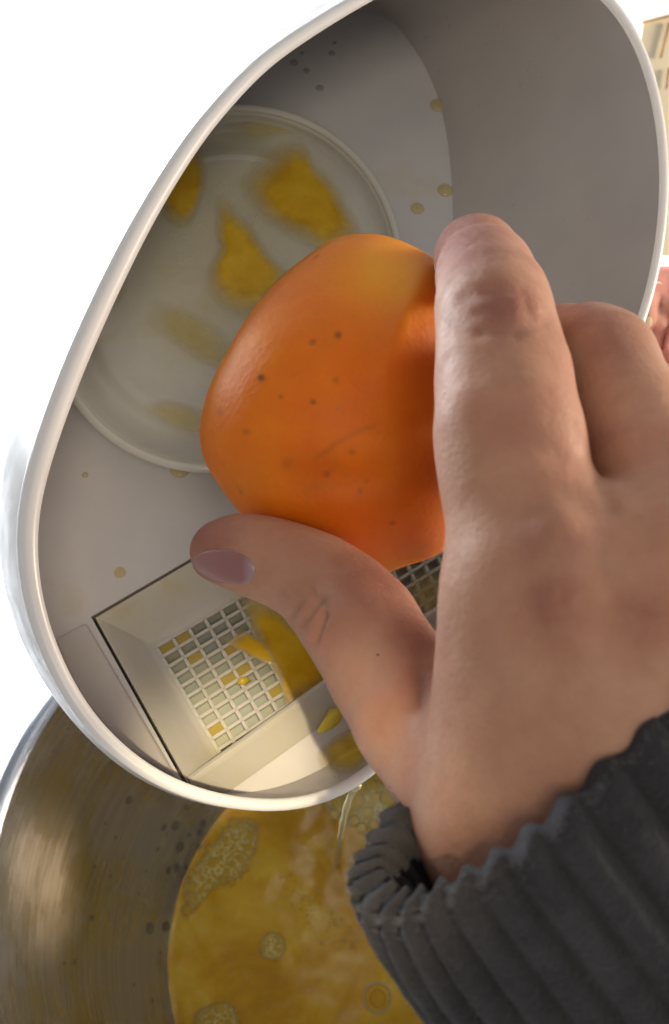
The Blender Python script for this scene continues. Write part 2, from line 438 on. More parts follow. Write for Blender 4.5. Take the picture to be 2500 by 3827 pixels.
flo = smooth_ring([Fl(fc[0]+r*math.cos(t), fc[1]+r*math.sin(t)) for t, r in zip(th2, rr2)], 8)
tub = empty('plastic_tub', 'white oval plastic tub tipped over the steel bowl, splashed with juice inside', 'tub')
LW = []
for t in th:
    dx, dy = math.cos(t), math.sin(t)
    LW.append(.0058*(.72+.30*max(0, -dx)**1.5-.24*max(0, dx)**1.5-.22*max(0, dy*.95-dx*.25)**2))
shell = []
def inner_wall(i, f):                    # f=0 at floor, 1 at inner rim
    a = flo[i]; b = rimO[i]-RO[i]*LW[i]
    p = a.lerp(b, f); bul = math.sin(math.pi*min(1, f))*.07*(b-a).length*(1-f*.3)
    return p+RO[i]*bul
for f in [0, .015, .04, .09, .16, .25, .36, .48, .6, .72, .84, .94]:
    shell.append([inner_wall(i, f) for i in range(NT)])
for a in np.linspace(0, math.pi, 9):
    shell.append([rimO[i]-RO[i]*LW[i]*(.5+.5*math.cos(a))+NR*LW[i]*.5*math.sin(a) for i in range(NT)])
for f in [.93, .8, .6, .4, .2, .05, -.04]:
    ring = []
    for i in range(NT):
        a = flo[i]+RO[i]*.0028; b = rimO[i]-RO[i]*.0012
        q = a.lerp(b, f)+RO[i]*math.sin(math.pi*max(0, f))*.05*(b-a).length
        if f < 0: q = flo[i]-RO[i]*.004-NF*.006
        ring.append(q)
    shell.append(ring)
shell.append([flo[i]-RO[i]*.006-NF*.019 for i in range(NT)])
shell.append([flo[i]*.93+sum(flo, Vector())/NT*.07-NF*.022 for i in range(NT)])
shell = [[W(p) for p in r] for r in shell]
V, F = loft(shell[:13]); mesh('inner_wall', V, F, PL, tub)
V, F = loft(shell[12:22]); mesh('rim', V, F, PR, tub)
V, F = loft(shell[21:], cap1=True); mesh('outer_wall', V, F, PL, tub)
# base plate with the rectangular opening for the strainer
A_, B_, D_, C_ = (340, 2305), (1600, 1569), (1850, 2192), (700, 2952)
def fl2(p):                              # floor-plane coordinates
    return Vector((p.dot(FU), p.dot(FV)))
FU = (Fl(*B_)-Fl(*A_)).normalized(); FV = NF.cross(FU)
f0 = Fl(*A_)
def FP(u, v, h=0.0): return f0+FU*u+FV*v+NF*h
def uv(px, py, h=0.0):
    q = Fl(px, py, h)-f0; return Vector((q.dot(FU), q.dot(FV)))
hole = [uv(*q) for q in (A_, B_, D_, C_)]
outl = [Vector(((p-f0).dot(FU), (p-f0).dot(FV))) for p in flo]
pts = outl+hole
nO = len(outl)
ed = [(i, (i+1) % nO) for i in range(nO)]+[(nO+i, nO+(i+1) % 4) for i in range(4)]
grid = []
us = [p.x for p in outl]; vs = [p.y for p in outl]
def in_poly(p, pl):
    c = False
    for a, b in zip(pl, pl[1:]+pl[:1]):
        if (a.y > p.y) != (b.y > p.y) and p.x < (b.x-a.x)*(p.y-a.y)/(b.y-a.y)+a.x: c = not c
    return c
r = delaunay_2d_cdt(pts, ed, [], 0, 1e-6)
V = []; F = []
for tri in r[2]:
    c = sum((r[0][i] for i in tri), Vector((0, 0)))/len(tri)
    if in_poly(c, outl) and not in_poly(c, hole): F.append(tuple(tri))
V = [W(FP(q.x, q.y)) for q in r[0]]
o = mesh('base_plate', V, F, PB, tub, smooth=False)
bm = bmesh.new(); bm.from_mesh(o.data); bmesh.ops.recalc_face_normals(bm, faces=bm.faces)
for f in bm.faces:
    if f.normal.dot(WD(NF)) < 0: f.normal_flip()
# short skirt round the opening
bm.to_mesh(o.data); bm.free()
sk = [[W(FP(q.x, q.y, h)) for q in hole] for h in (0, -.006)]
V, F = loft(sk); mesh('opening_edge', V, F, PL, tub, smooth=False)
# low moulded ledge beside the opening
led = [uv(*q) for q in ((322, 2330), (205, 2392), (300, 2610), (470, 2800), (668, 2915))]
lt = [W(FP(q.x, q.y, .0012)) for q in led]; lb = [W(FP(q.x, q.y, -.001)) for q in led]
V, F = loft([lb, lt], cap1=True); o = mesh('moulded_ledge', V, F, PL, tub, smooth=False); recalc(o)
bv = o.modifiers.new('b', 'BEVEL'); bv.width = .0009; bv.segments = 3

# ------------------------------------------------------------------ strainer basket
bas = empty('strainer_basket', 'rectangular white strainer insert with square mesh holding wet orange pulp', 'strainer')
hc = sum(hole, Vector((0, 0)))/4
GAP = .0009
ins = []
for i, q in enumerate(hole):
    a = hole[i-1]-q; b = hole[(i+1) % 4]-q; a.normalize(); b.normalize()
    ins.append(q+(a+b)*GAP)
HG = -.010
gq = [uv(583, 2418, HG), uv(1590, 1822, HG), uv(1770, 2238, HG), uv(838, 2842, HG)]
def rrect(q4, n=14):                     # resample the quad's sides evenly
    out = []
    for i in range(4):
        for k in range(n): out.append(q4[i].lerp(q4[(i+1) % 4], k/n))
    return out
oa = rrect(ins); ga = rrect(gq)
rings = []
for f, h in [(-.03, -.004), (0, -.0006), (0, 0), (.03, .0004), (.08, 0), (.25, -.0016), (.5, -.0045), (.75, -.008), (.93, -.0098), (1, -.010), (1.0, -.0115)]:
    rings.append([W(FP(*(a.lerp(b, f)), h)) for a, b in zip(oa, ga)])
V, F = loft(rings); o = mesh('basket_wall', V, F, BK, bas); sharp(o, 40)
# mesh grid: bars in both directions on the grid quad, bilinear
NC, NR2 = 18, 11
def bil(u, v): return gq[0].lerp(gq[1], u).lerp(gq[3].lerp(gq[2], u), v)
parts = []
def bar(p, q, wd, h0, h1):
    d = (q-p).normalized(); s = Vector((-d.y, d.x))*wd
    ring0 = [FP(*(p-s), h0), FP(*(p-s*.7), h1), FP(*(p+s*.7), h1), FP(*(p+s), h0)]
    ring1 = [FP(*(q-s), h0), FP(*(q-s*.7), h1), FP(*(q+s*.7), h1), FP(*(q+s), h0)]
    return loft([[W(x) for x in ring0], [W(x) for x in ring1]], cap0=True, cap1=True)
for i in range(NC+1): parts.append(bar(bil(i/NC, -.005), bil(i/NC, 1.005), .00072, HG-.0016, HG+.0002))
for j in range(NR2+1): parts.append(bar(bil(-.003, j/NR2), bil(1.003, j/NR2), .00066, HG-.0016, HG+.00035))
V, F = join(parts); o = mesh('mesh_grid', V, F, BK, bas, smooth=False)
# catch tray just under the mesh
sub = mat('tray_green_grey', (.40, .43, .38), .25); n = N(sub)  # tray's own greenish grey, tinged yellow by juice
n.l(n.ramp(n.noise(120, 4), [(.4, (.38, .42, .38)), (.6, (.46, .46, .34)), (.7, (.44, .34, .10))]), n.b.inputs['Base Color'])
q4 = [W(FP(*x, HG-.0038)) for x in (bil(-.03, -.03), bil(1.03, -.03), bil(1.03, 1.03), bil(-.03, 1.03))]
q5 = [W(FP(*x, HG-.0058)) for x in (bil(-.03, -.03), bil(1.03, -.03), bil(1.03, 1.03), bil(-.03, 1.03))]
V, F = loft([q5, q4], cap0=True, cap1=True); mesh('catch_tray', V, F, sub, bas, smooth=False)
# front wall: ridge and sloping face
def q3(px, py, h): return W(Fl(px, py, h))
rg = .0035
fw_v = []
secs = [((714, 2926), (709, 2958)), ((760, 2893), (897, 2978)), ((1235, 2556), (1321, 2674)), ((1600, 2318), (1700, 2415)), ((1840, 2160), (1930, 2240))]
rings = []
for (rx, ry), (bx, by) in secs:
    r3 = Fl(rx, ry, rg); b3 = Fl(bx, by, -.0015); inn = Fl(rx-14, ry-22, rg-.0003); ib = Fl(rx-16, ry-24, -.0095)
    dn = (b3-r3)
    rings.append([W(ib), W(inn), W(inn.lerp(r3, .5)+NF*.0006), W(r3), W(r3+dn*.06-NF*.0002), W(r3+dn*.95+NF*.0003), W(b3), W(b3-NF*.005)])
V, F = loft(rings, close_u=False)
o = mesh('front_wall', V, F, BK, bas); sharp(o, 25)
tab = [(709, 2958), (733, 2947), (916, 2990), (897, 3006), (714, 2978)]
lt = [W(Fl(*q, .003)) for q in tab]; lb = [W(Fl(*q, 0)) for q in tab]
V, F = loft([lb, lt], cap1=True, cap0=True); o = mesh('corner_tab', V, F, PL, bas, smooth=False); recalc(o)

# ------------------------------------------------------------------ juice and pulp films
def blob(name, outline, hfun, m, hh=.0006, nr=8, seg=72, parent=None, grow=1.0):
    cx = sum(p[0] for p in outline)/len(outline); cy = sum(p[1] for p in outline)/len(outline)
    outline = [(cx+(x-cx)*grow, cy+(y-cy)*grow) for x, y in outline]
    th, rr = polar_resample([(x, y, 0) for x, y in outline], (cx, cy), seg)
    V = []; T = []; rings = []
    for k in range(nr+1):
        f = max(.01, k/nr)
        ring = []
        for t, r in zip(th, rr):
            px = cx+r*f*math.cos(t); py = cy+r*f*math.sin(t)
            ring.append(W(hfun(px, py)+NF*hh*(1-f**3))); T.append(max(0, min(1, 1.1*(1-f**1.9))))
        rings.append(ring)
    V, F = loft(rings)
    o = mesh(name, V, F, m, parent)
    at = o.data.attributes.new('thick', 'FLOAT', 'POINT'); at.data.foreach_set('value', T)
    return o
def cell_film(cells, hi):
    """juice held by surface tension in separate mesh cells"""
    parts = []
    for i, j in cells:
        qs = [bil((i+a)/NC, (j+b)/NR2) for a, b in ((.5+.5*math.cos(w_), .5+.5*math.sin(w_)) for w_ in ())]
        qs = [bil((i+.5+math.copysign(abs(math.cos(w_))**.45, math.cos(w_))*(.42+.05*math.sin(i*3+k)))/NC, (j+.5+math.copysign(abs(math.sin(w_))**.45, math.sin(w_))*(.42+.05*math.cos(j*2+k)))/NR2) for k, w_ in enumerate(np.linspace(0, 2*math.pi, 15)[:-1])]
        parts.append(([W(FP(*q, HG-.0006)) for q in qs], [tuple(range(14))]))
    return join(parts)
cells = [(0, 0), (1, 0), (6, 3), (7, 3), (7, 2), (4, 4), (8, 4), (7, 5), (6, 6), (7, 6), (6, 7), (8, 7), (1, 2), (3, 5), (9, 7), (0, 8), (4, 8), (3, 3), (2, 5), (6, 8)]
V, F = cell_film(cells, 0); me = mesh('cell_juice', V, F, mat('cell_juice', (.50, .38, .06), .12, alpha=.7), smooth=False)
tag(me, 'yellow juice caught in scattered holes of the strainer mesh', 'juice', kind='stuff')
GR = lambda px, py: Fl(px, py, HG+.0006)
o = blob('orange_pulp', [(905, 2235), (990, 2235), (1100, 2330), (1240, 2440), (1330, 2500), (1240, 2590), (1130, 2650), (1060, 2630), (1050, 2560), (1010, 2480), (960, 2400), (930, 2330)], GR, FILM, .0008, grow=1.1)
tag(o, 'long amber sheet of wet pulp lying across the strainer mesh beside the thumb', 'pulp')
o = blob('orange_pulp', [(850, 2400), (905, 2360), (960, 2380), (1040, 2440), (1060, 2490), (990, 2480), (910, 2440)], GR, FILM, .0005, grow=1.1)
tag(o, 'small amber pulp patch near the middle of the strainer mesh', 'pulp')
o = blob('orange_pulp', [(1500, 2200), (1600, 2120), (1680, 2130), (1680, 2280), (1580, 2320), (1530, 2270)], GR, FILM2, .0005)
tag(o, 'pale pulp film on the strainer mesh in the gap between thumb and finger', 'pulp')
YB = mat('yellow_pulp', (.72, .60, .06), .35, sss=.3, sssr=(1, .8, .2), ssss=.002)
def lump(name, path, rad, m, label, cat):
    pts = [W(p) for p in path]; V, F = tube(pts, rad, 10)
    V = [v+noise.noise_vector(v*900)*.0007 for v in V]; o = mesh(name, V, F, m); tag(o, label, cat); return o
lump('pulp_scrap', [Fl(1190, 2735, .003), Fl(1225, 2705, .0045), Fl(1255, 2672, .005), Fl(1275, 2655, .0042)], [.0006, .0018, .0022, .0007], YB, 'bright yellow scrap of pulp stuck on the front wall of the strainer', 'pulp')
lump('pulp_scrap', [Fl(890, 2555, HG+.0005), Fl(905, 2545, HG+.001), Fl(930, 2535, HG+.0005)], [.0005, .0012, .0006], mat('y2', (.6, .45, .04), .3), 'tiny yellow pulp bit in the middle of the mesh', 'pulp')
tubv = []; tubf = []
for ob in tub.children:
    if ob.name.split('.')[0] in ('inner_wall', 'rim', 'base_plate'):
        k0 = len(tubv); tubv += [v.co.copy() for v in ob.data.vertices]; tubf += [tuple(i+k0 for i in p.vertices) for p in ob.data.polygons]
tbv = BVHTree.FromPolygons(tubv, tubf); MI = M3.inverted()
def TH(px, py, h=.0004):
    d = (P(px, py, 1)-CAM.translation).normalized(); l_, n_, _, _ = tbv.ray_cast(CAM.translation, d)
    if l_ is None: return Fl(px, py, h)
    if n_.dot(d) > 0: n_ = -n_
    return MI @ (l_+n_*h-CAM.translation)
LIP = m_film('lip_juice', (.62, .44, .05), (.74, .58, .12), 1.0)
o = blob('juice_film', [(1180, 2810), (1260, 2740), (1340, 2700), (1420, 2660), (1440, 2740), (1400, 2830), (1340, 2890), (1250, 2900), (1190, 2870)], TH, LIP, .0008)
tag(o, 'wet yellow juice pooled inside the tub lip where the stream leaves', 'juice')
# inner-wall juice stain near the pour lip: a thin film riding on the floor/wall
# ------------------------------------------------------------------ round dish
dish = empty('round_dish', 'round frosted plastic dish with raised rim lying in the tub, holding amber juice puddles', 'dish')
dc = (836, 1078)
def dish_px(f, a, da=0.0):
    ca, sa = math.cos(R_(-52)), math.sin(R_(-52))
    x = 694*f*math.cos(a); y = 640*f*math.sin(a)
    X_, Y_ = dc[0]+x*ca-y*sa, dc[1]+x*sa+y*ca
    lim = float(np.interp(Y_, [209, 362, 530, 836, 1050, 1222, 1400], [965, 812, 675, 482, 385, 300, 100]))
    return max(X_, lim), Y_
prof_d = [(0, .0032), (.25, .0036), (.5, .0036), (.62, .0034), (.70, .0046), (.735, .0050), (.77, .0040), (.80, .0018), (.86, .0020), (.92, .0048), (.955, .0085), (.968, .0100), (.985, .0108), (1.0, .0108), (1.012, .0100), (1.014, .0085), (1.0, .0078), (.985, .0040), (.97, .0004)]
rings = []
for f, h in prof_d:
    ring = []
    for k in range(160):
        a = 2*math.pi*k/160; px, py = dish_px(max(f, .004), a)
        e = 0
        if f < .6: e = .0006*math.sin(3*a+f*6.0)*math.sin(math.pi*f/.6)
        ring.append(W(Fl(px, py, h+e)))
    rings.append(ring)
V, F = loft(rings); mesh('dish_body', V, F, DI, dish)
LIPM = mat('dish_rim_clear', (.66, .66, .61), .12, alpha=.85)
pts = [W(Fl(*dish_px(1.0, 2*math.pi*k/160), .0112)) for k in range(161)]
V, F = tube(pts, [.0014]*161, 10, False); mesh('rim', V, F, LIPM, dish)
DH = lambda px, py: Fl(px, py, .0050)
WASH = m_film('wash', (.60, .54, .30), (.64, .60, .38), .32)
pud = [('broad pale wash of diluted juice between the amber puddles', [(500, 560), (880, 470), (1150, 620), (1180, 900), (1000, 1220), (700, 1250), (450, 1000)], WASH),
       ('amber juice puddle on the dish just above the orange, the widest one', [(1085, 540), (1150, 560), (1175, 620), (1245, 690), (1300, 790), (1345, 890), (1260, 960), (1160, 900), (1060, 860), (960, 770), (930, 690), (990, 610)], FILM),
       ('amber juice puddle on the dish left of the orange, tapering upward', [(825, 760), (880, 800), (950, 870), (1000, 950), (1070, 1030), (1060, 1130), (960, 1170), (860, 1150), (795, 1080), (785, 1010), (820, 930), (812, 850)], FILM),
       ('narrow juice puddle against the upper left tub rim', [(730, 560), (765, 640), (750, 740), (705, 830), (640, 820), (600, 740), (650, 640)], FILM),
       ('olive smear of juice by the left tub rim', [(400, 1010), (450, 1030), (455, 1090), (410, 1130), (350, 1130), (350, 1040)], FILM2),
       ('pale streak of juice crossing the lower dish', [(620, 1160), (720, 1190), (800, 1240), (860, 1310), (850, 1390), (780, 1350), (690, 1290), (610, 1230)], FILM2),
       ('pale yellow smear at the bottom of the dish', [(570, 1535), (640, 1510), (740, 1540), (780, 1600), (720, 1620), (640, 1590)], FILM2),
       ('wide thin juice smear under the top edge of the dish', [(880, 480), (1000, 440), (1130, 450), (1200, 500), (1080, 500), (940, 520)], FILM2)]
for lab, ol, m in pud:
    o = blob('juice_puddle', ol, (lambda a_, b_: Fl(a_, b_, .0045)) if m is WASH else DH, m, .0003 if m is WASH else .0008, grow=1.18 if m is FILM else 1.45); tag(o, lab, 'puddle')
def drop_on(px, py, rpx, m, label, hf, flat=.35):
    p = hf(px, py); rad = rpx/FPX*(-p.z)
    V, F = dome(Vector((0, 0, 0)), rad, WD(NF), flat, 18, 6); o = mesh('juice_drop', V, F, m); o.location = W(p)
    tag(o, label, 'drop'); return o
FH = lambda px, py: TH(px, py, .0001)
drop_on(1635, 395, 30, DRY, 'pale yellow juice drop highest on the tub, on the corner of base and side wall', FH)
drop_on(1664, 712, 30, DRY, 'pale yellow juice drop on the tub above the index fingertip', FH)
drop_on(1560, 780, 26, DRY, 'faint juice drop on the tub base left of the index fingertip', FH)
drop_on(672, 1752, 38, DRY, 'yellow juice drop at the lower outside edge of the dish', FH)
drop_on(448, 2140, 22, DRY, 'tiny brownish juice spot on tub base left of the thumbnail', FH, .15)
drop_on(318, 1775, 12, DRY, 'tiny pale fleck of pulp low on the left of the tub base', FH)
for x, y, r_ in ((1100, 235, 16), (1195, 330, 16), (1145, 265, 13), (1240, 200, 13), (1250, 160, 9), (1130, 200, 10)):
    o = drop_on(x, y, r_, DRC, 'small clear drop on the tub base near the top of the photo', FH); o['group'] = 'clear drops at the top of the tub base'
# ------------------------------------------------------------------ pouring stream
s0 = P(1337, 2938, .258); e0 = on_plane_z(1262, 3230, jz)
path = []; rad = []
for k in range(30):
    t = k/29; h = t**.9
    p = Vector((s0.x+(e0.x-s0.x)*h, s0.y+(e0.y-s0.y)*h, s0.z+(e0.z-s0.z)*t)); path.append(p); rad.append(.0010+.0002*t+.00012*math.sin(k*1.3))
V, F = tube(path, rad, 12); o = mesh('juice_stream', V, F, mat('stream', (.85, .80, .50), .25, sss=.0, sssr=(1, .8, .3), ssss=.003))
tag(o, 'thin pale stream of juice pouring from the tub lip into the bowl', 'juice')
path = [W(Fl(1385, 2790, .004)), W(Fl(1360, 2870, .006)), s0]

# ------------------------------------------------------------------ person: hand as one surface
def surface_nets(f, org, h):
    s = f < 0
    sh = [n_-1 for n_ in f.shape]
    sl = lambda a, o_: a[o_[0]:o_[0]+sh[0], o_[1]:o_[1]+sh[1], o_[2]:o_[2]+sh[2]]
    offs = [(i, j, k) for i in (0, 1) for j in (0, 1) for k in (0, 1)]
    cnt = sum(sl(s, o_).astype(np.int8) for o_ in offs)
    act = (cnt > 0) & (cnt < 8)
    ci = np.argwhere(act); idx = -np.ones(sh, np.int64); idx[act] = np.arange(len(ci))
    acc = np.zeros((len(ci), 3)); w_ = np.zeros(len(ci))
    for a in offs:
        for ax in range(3):
            if a[ax]: continue
            b = list(a); b[ax] = 1
            fa = f[ci[:, 0]+a[0], ci[:, 1]+a[1], ci[:, 2]+a[2]]; fb = f[ci[:, 0]+b[0], ci[:, 1]+b[1], ci[:, 2]+b[2]]
            m = (fa < 0) != (fb < 0); t = np.where(m, fa/np.where(fa == fb, 1, fa-fb), 0)
            pt = np.array(a)[None, :]+np.zeros((len(ci), 3)); pt[:, ax] += t
            acc += pt*m[:, None]; w_ += m
    V = org+(ci+acc/w_[:, None])*h
    Fs = []
    for ax in range(3):
        a1, a2 = [(1, 2), (2, 0), (0, 1)][ax]
        lo = [slice(None)]*3; hi = [slice(None)]*3; lo[ax] = slice(0, -1); hi[ax] = slice(1, None)
        e = s[tuple(lo)] != s[tuple(hi)]; ei = np.argwhere(e)
        ok = (ei[:, a1] > 0) & (ei[:, a2] > 0) & (ei[:, a1] < f.shape[a1]-1) & (ei[:, a2] < f.shape[a2]-1); ei = ei[ok]
        q = []
        for d1, d2 in ((1, 1), (0, 1), (0, 0), (1, 0)):
            c = ei.copy(); c[:, a1] -= d1; c[:, a2] -= d2; q.append(idx[c[:, 0], c[:, 1], c[:, 2]])
        q = np.stack(q, 1); flip = ~s[ei[:, 0], ei[:, 1], ei[:, 2]]
        q[flip] = q[flip][:, ::-1]; Fs.append(q)
    return V, np.concatenate(Fs)
def nd(px, py, d, rpx=None, r=None):
    p = C(px, py, d)*100; return np.array(p), (r*100 if r else rpx*d/FPX*100)
def cone(X, Y, Z, a, b):
    (pa, ra), (pb, rb) = a, b; ba = pb-pa; L2 = float(ba@ba)
    x = X-pa[0]; y = Y-pa[1]; z = Z-pa[2]
    t = np.clip((x*ba[0]+y*ba[1]+z*ba[2])/L2, 0, 1)
    return np.sqrt((x-t*ba[0])**2+(y-t*ba[1])**2+(z-t*ba[2])**2)-(ra+(rb-ra)*t)
def smin(a, b, k):
    h = np.clip(.5+.5*(b-a)/k, 0, 1); return b+(a-b)*h-k*h*(1-h)
W1 = nd(2040, 3045, .160, r=.0190); W2 = nd(2310, 2740, .158, r=.0195)
I_m = nd(2010, 2190, .155, r=.0137)
index = [I_m, nd(1925, 1800, .160, 262), nd(1897, 1600, .163, 256), nd(1879, 1400, .170, 236), nd(1855, 1230, .176, 205), nd(1838, 1120, .181, 190), nd(1812, 1030, .190, 168), nd(1782, 965, .203, 146), nd(1770, 985, .222, r=.0078), nd(1775, 1040, .240, r=.0070)]
M_m = nd(2570, 2060, .158, r=.0142)
middle = [M_m, nd(2440, 1760, .166, 215), nd(2340, 1540, .174, 196), nd(2255, 1350, .182, 183), nd(2200, 1318, .190, 168), nd(2110, 1300, .205, 150), nd(2060, 1340, .225, r=.0080), nd(2040, 1400, .242, r=.0070)]
R_m = nd(3020, 2150, .170, r=.0135)
ring_f = [R_m, nd(2900, 1800, .180, r=.0100), nd(2720, 1560, .195, r=.0092), nd(2500, 1520, .215, r=.0085), nd(2380, 1580, .238, r=.0075)]
P_m = nd(3360, 2450, .185, r=.0115)
pinky = [P_m, nd(3150, 2150, .200, r=.0085), nd(2950, 1980, .215, r=.0078), nd(2760, 1950, .235, r=.0070)]
thumb = [nd(1880, 3000, .168, r=.0165), nd(1690, 2850, .172, 238), nd(1555, 2680, .180, 228), nd(1445, 2500, .190, 214), nd(1350, 2340, .198, 206), nd(1265, 2240, .204, 184), nd(1170, 2160, .208, 160), nd(1060, 2108, .211, 146), nd(960, 2078, .213, 137), nd(880, 2060, .215, 122), nd(815, 2062, .217, 112)]
meta = [(W1, I_m), (nd(2080, 2900, .158, r=.0180), nd(2040, 2300, .155, r=.0140)), (W2, M_m), (nd(2150, 2750, .153, r=.0150), nd(2330, 2150, .153, r=.0125)), (W2, R_m), (nd(2640, 2420, .162, r=.018), R_m), (nd(2500, 2800, .165, r=.017), P_m), (nd(2350, 2450, .158, r=.0155), nd(2800, 2300, .165, r=.0145))]
h = .056
lo = np.array([-3.6, -8.6, -25.2]); 
allp = index+middle+ring_f+pinky+thumb+[W1, W2]
arm = [(W1, nd(2450, 3680, .178, r=.022)), (W2, nd(2830, 3350, .176, r=.022))]
ext = [q for ab in arm for q in ab]
mn = np.min([p-r_ for p, r_ in allp+ext], 0)-.7; mx = np.max([p+r_ for p, r_ in allp+ext], 0)+.7
dims = np.ceil((mx-mn)/h).astype(int)+1
X = (mn[0]+np.arange(dims[0])*h)[:, None, None].astype(np.float32); Y = (mn[1]+np.arange(dims[1])*h)[None, :, None].astype(np.float32); Z = (mn[2]+np.arange(dims[2])*h)[None, None, :].astype(np.float32)
def field(X, Y, Z):
    def chain(c, k=.55):
        f = None
        for a, b in zip(c, c[1:]):
            g_ = cone(X, Y, Z, a, b); f = g_ if f is None else smin(f, g_, k)
        return f+k*.085
    fi = chain(index); fm = chain(middle); fr = chain(ring_f); fp = chain(pinky); ft = chain(thumb, .5)
    pal = None
    for a, b in meta+arm:
        g_ = cone(X, Y, Z, a, b); pal = g_ if pal is None else smin(pal, g_, .7)
    f = smin(pal, fi, .55); f2 = smin(pal, fm, .5); f3 = smin(pal, fr, .5); f4 = smin(pal, fp, .5)
    f = smin(smin(f, f2, .10), smin(f3, f4, .10), .10)
    f = smin(f, ft, .62)
    # tendon, knuckle and veins standing slightly proud
    for a, b, k in [(nd(2085, 1990, .1432, r=.0020), nd(2150, 2240, .1412, r=.0026), .6), (nd(2150, 2240, .1412, r=.0026), nd(2260, 2700, .1395, r=.0022), .6),
                    (nd(2560, 2080, .144, r=.004), nd(2420, 2600, .140, r=.0025), .6),
                    (nd(1850, 1150, .1725, r=.0060), nd(1870, 1200, .1705, r=.0060), .5), (nd(1330, 2290, .190, r=.0035), nd(1400, 2360, .188, r=.004), .5)]:
        f = smin(f, cone(X, Y, Z, a, b), k)
    return f
fld = field(X, Y, Z)
V, Fq = surface_nets(fld, mn, h)
# relax
e = np.concatenate([Fq[:, [0, 1]], Fq[:, [1, 2]], Fq[:, [2, 3]], Fq[:, [3, 0]]])
for _ in range(5):
    acc = np.zeros_like(V); cn = np.zeros(len(V))
    np.add.at(acc, e[:, 0], V[e[:, 1]]); np.add.at(cn, e[:, 0], 1); np.add.at(acc, e[:, 1], V[e[:, 0]]); np.add.at(cn, e[:, 1], 1)
    V = V*.45+.55*acc/np.maximum(cn, 1)[:, None]
# normals from the field's gradient
def grad_n(V):
    eps = .05; out = np.zeros_like(V)
    n1 = V[Fq[:, 2]]-V[Fq[:, 0]]; n2 = V[Fq[:, 3]]-V[Fq[:, 1]]; fn = np.cross(n1, n2)
    for k in range(4): np.add.at(out, Fq[:, k], fn)
    return out/np.maximum(np.linalg.norm(out, axis=1), 1e-9)[:, None]
Nn = grad_n(V)
if (Nn*(V-V.mean(0))).sum() < 0: Nn = -Nn; Fq = Fq[:, ::-1]
pxs = V[:, 0]/-V[:, 2]*FPX+1250; pys = -V[:, 1]/-V[:, 2]*FPX+1913.5
front = np.clip(Nn[:, 2]*1.5, 0, 1)
def seg_d(ax, ay, bx, by):
    d = np.array([bx-ax, by-ay], float); L2 = d@d; t = np.clip(((pxs-ax)*d[0]+(pys-ay)*d[1])/L2, 0, 1)
    return np.hypot(pxs-ax-t*d[0], pys-ay-t*d[1])
disp = np.zeros(len(V))
creases = [(1195, 2240, 1125, 2330, 15, .050), (1215, 2230, 1205, 2300, 13, .04), (1205, 2300, 1170, 2400, 16, .06), (1120, 2250, 1075, 2310, 14, .03), (1160, 2200, 1185, 2240, 12, .03),
           (1690, 1205, 1790, 1240, 22, .016), (1790, 1240, 1930, 1245, 22, .020), (1930, 1245, 2030, 1215, 20, .014), (1740, 1110, 1830, 1085, 22, .012), (1830, 1085, 1950, 1090, 22, .014), (1960, 1120, 1985, 1190, 14, .010), (1900, 1130, 1905, 1195, 16, .010), (1780, 1165, 1870, 1170, 18, .010),
           (1800, 1400, 1900, 1410, 40, .012), (1850, 1580, 2080, 1700, 45, .018), (1575, 2420, 1560, 2640, 38, .06), (2240, 1800, 2290, 1890, 30, .04)]
for ax, ay, bx, by, wd, am in creases: disp -= am*1.9*np.exp(-(seg_d(ax, ay, bx, by)/wd)**2)*front
bumps = [(1905, 1165, 60, .03), (2000, 1150, 30, .018), (2000, 1235, 30, .015), (2050, 2225, 100, .008), (1250, 2190, 60, .02), (2270, 1260, 70, .03)]
for bx, by, wd, am in bumps: disp += am*1.3*np.exp(-(np.hypot(pxs-bx, pys-by)/wd)**2)*front
V = V+Nn*disp[:, None]
red = np.zeros(len(V))
for bx, by, wd, am in [(1870, 1150, 120, .8), (1720, 890, 150, .95), (2055, 2235, 120, .5), (2010, 2010, 130, .35), (1420, 2160, 150, .7), (1540, 2330, 110, .6), (760, 2000, 140, .9), (2290, 1270, 130, .55), (2180, 1190, 90, .5), (2150, 2020, 90, .35), (2400, 2300, 130, .3), (1500, 2260, 80, .5), (1930, 1600, 90, .2), (1560, 2560, 100, .3)]:
    red = np.maximum(red, am*np.exp(-(np.hypot(pxs-bx, pys-by)/wd)**2))
person = empty('person', 'bare hand pinching a squeezed orange half, dark grey ribbed sleeve at the wrist', 'person')
Vw = (V/100)@np.array(M3).T+np.array(CAM.translation)
me = bpy.data.meshes.new('hand'); me.from_pydata(Vw.tolist(), [], Fq.tolist()); me.update()
at = me.attributes.new('red', 'FLOAT', 'POINT'); at.data.foreach_set('value', red)
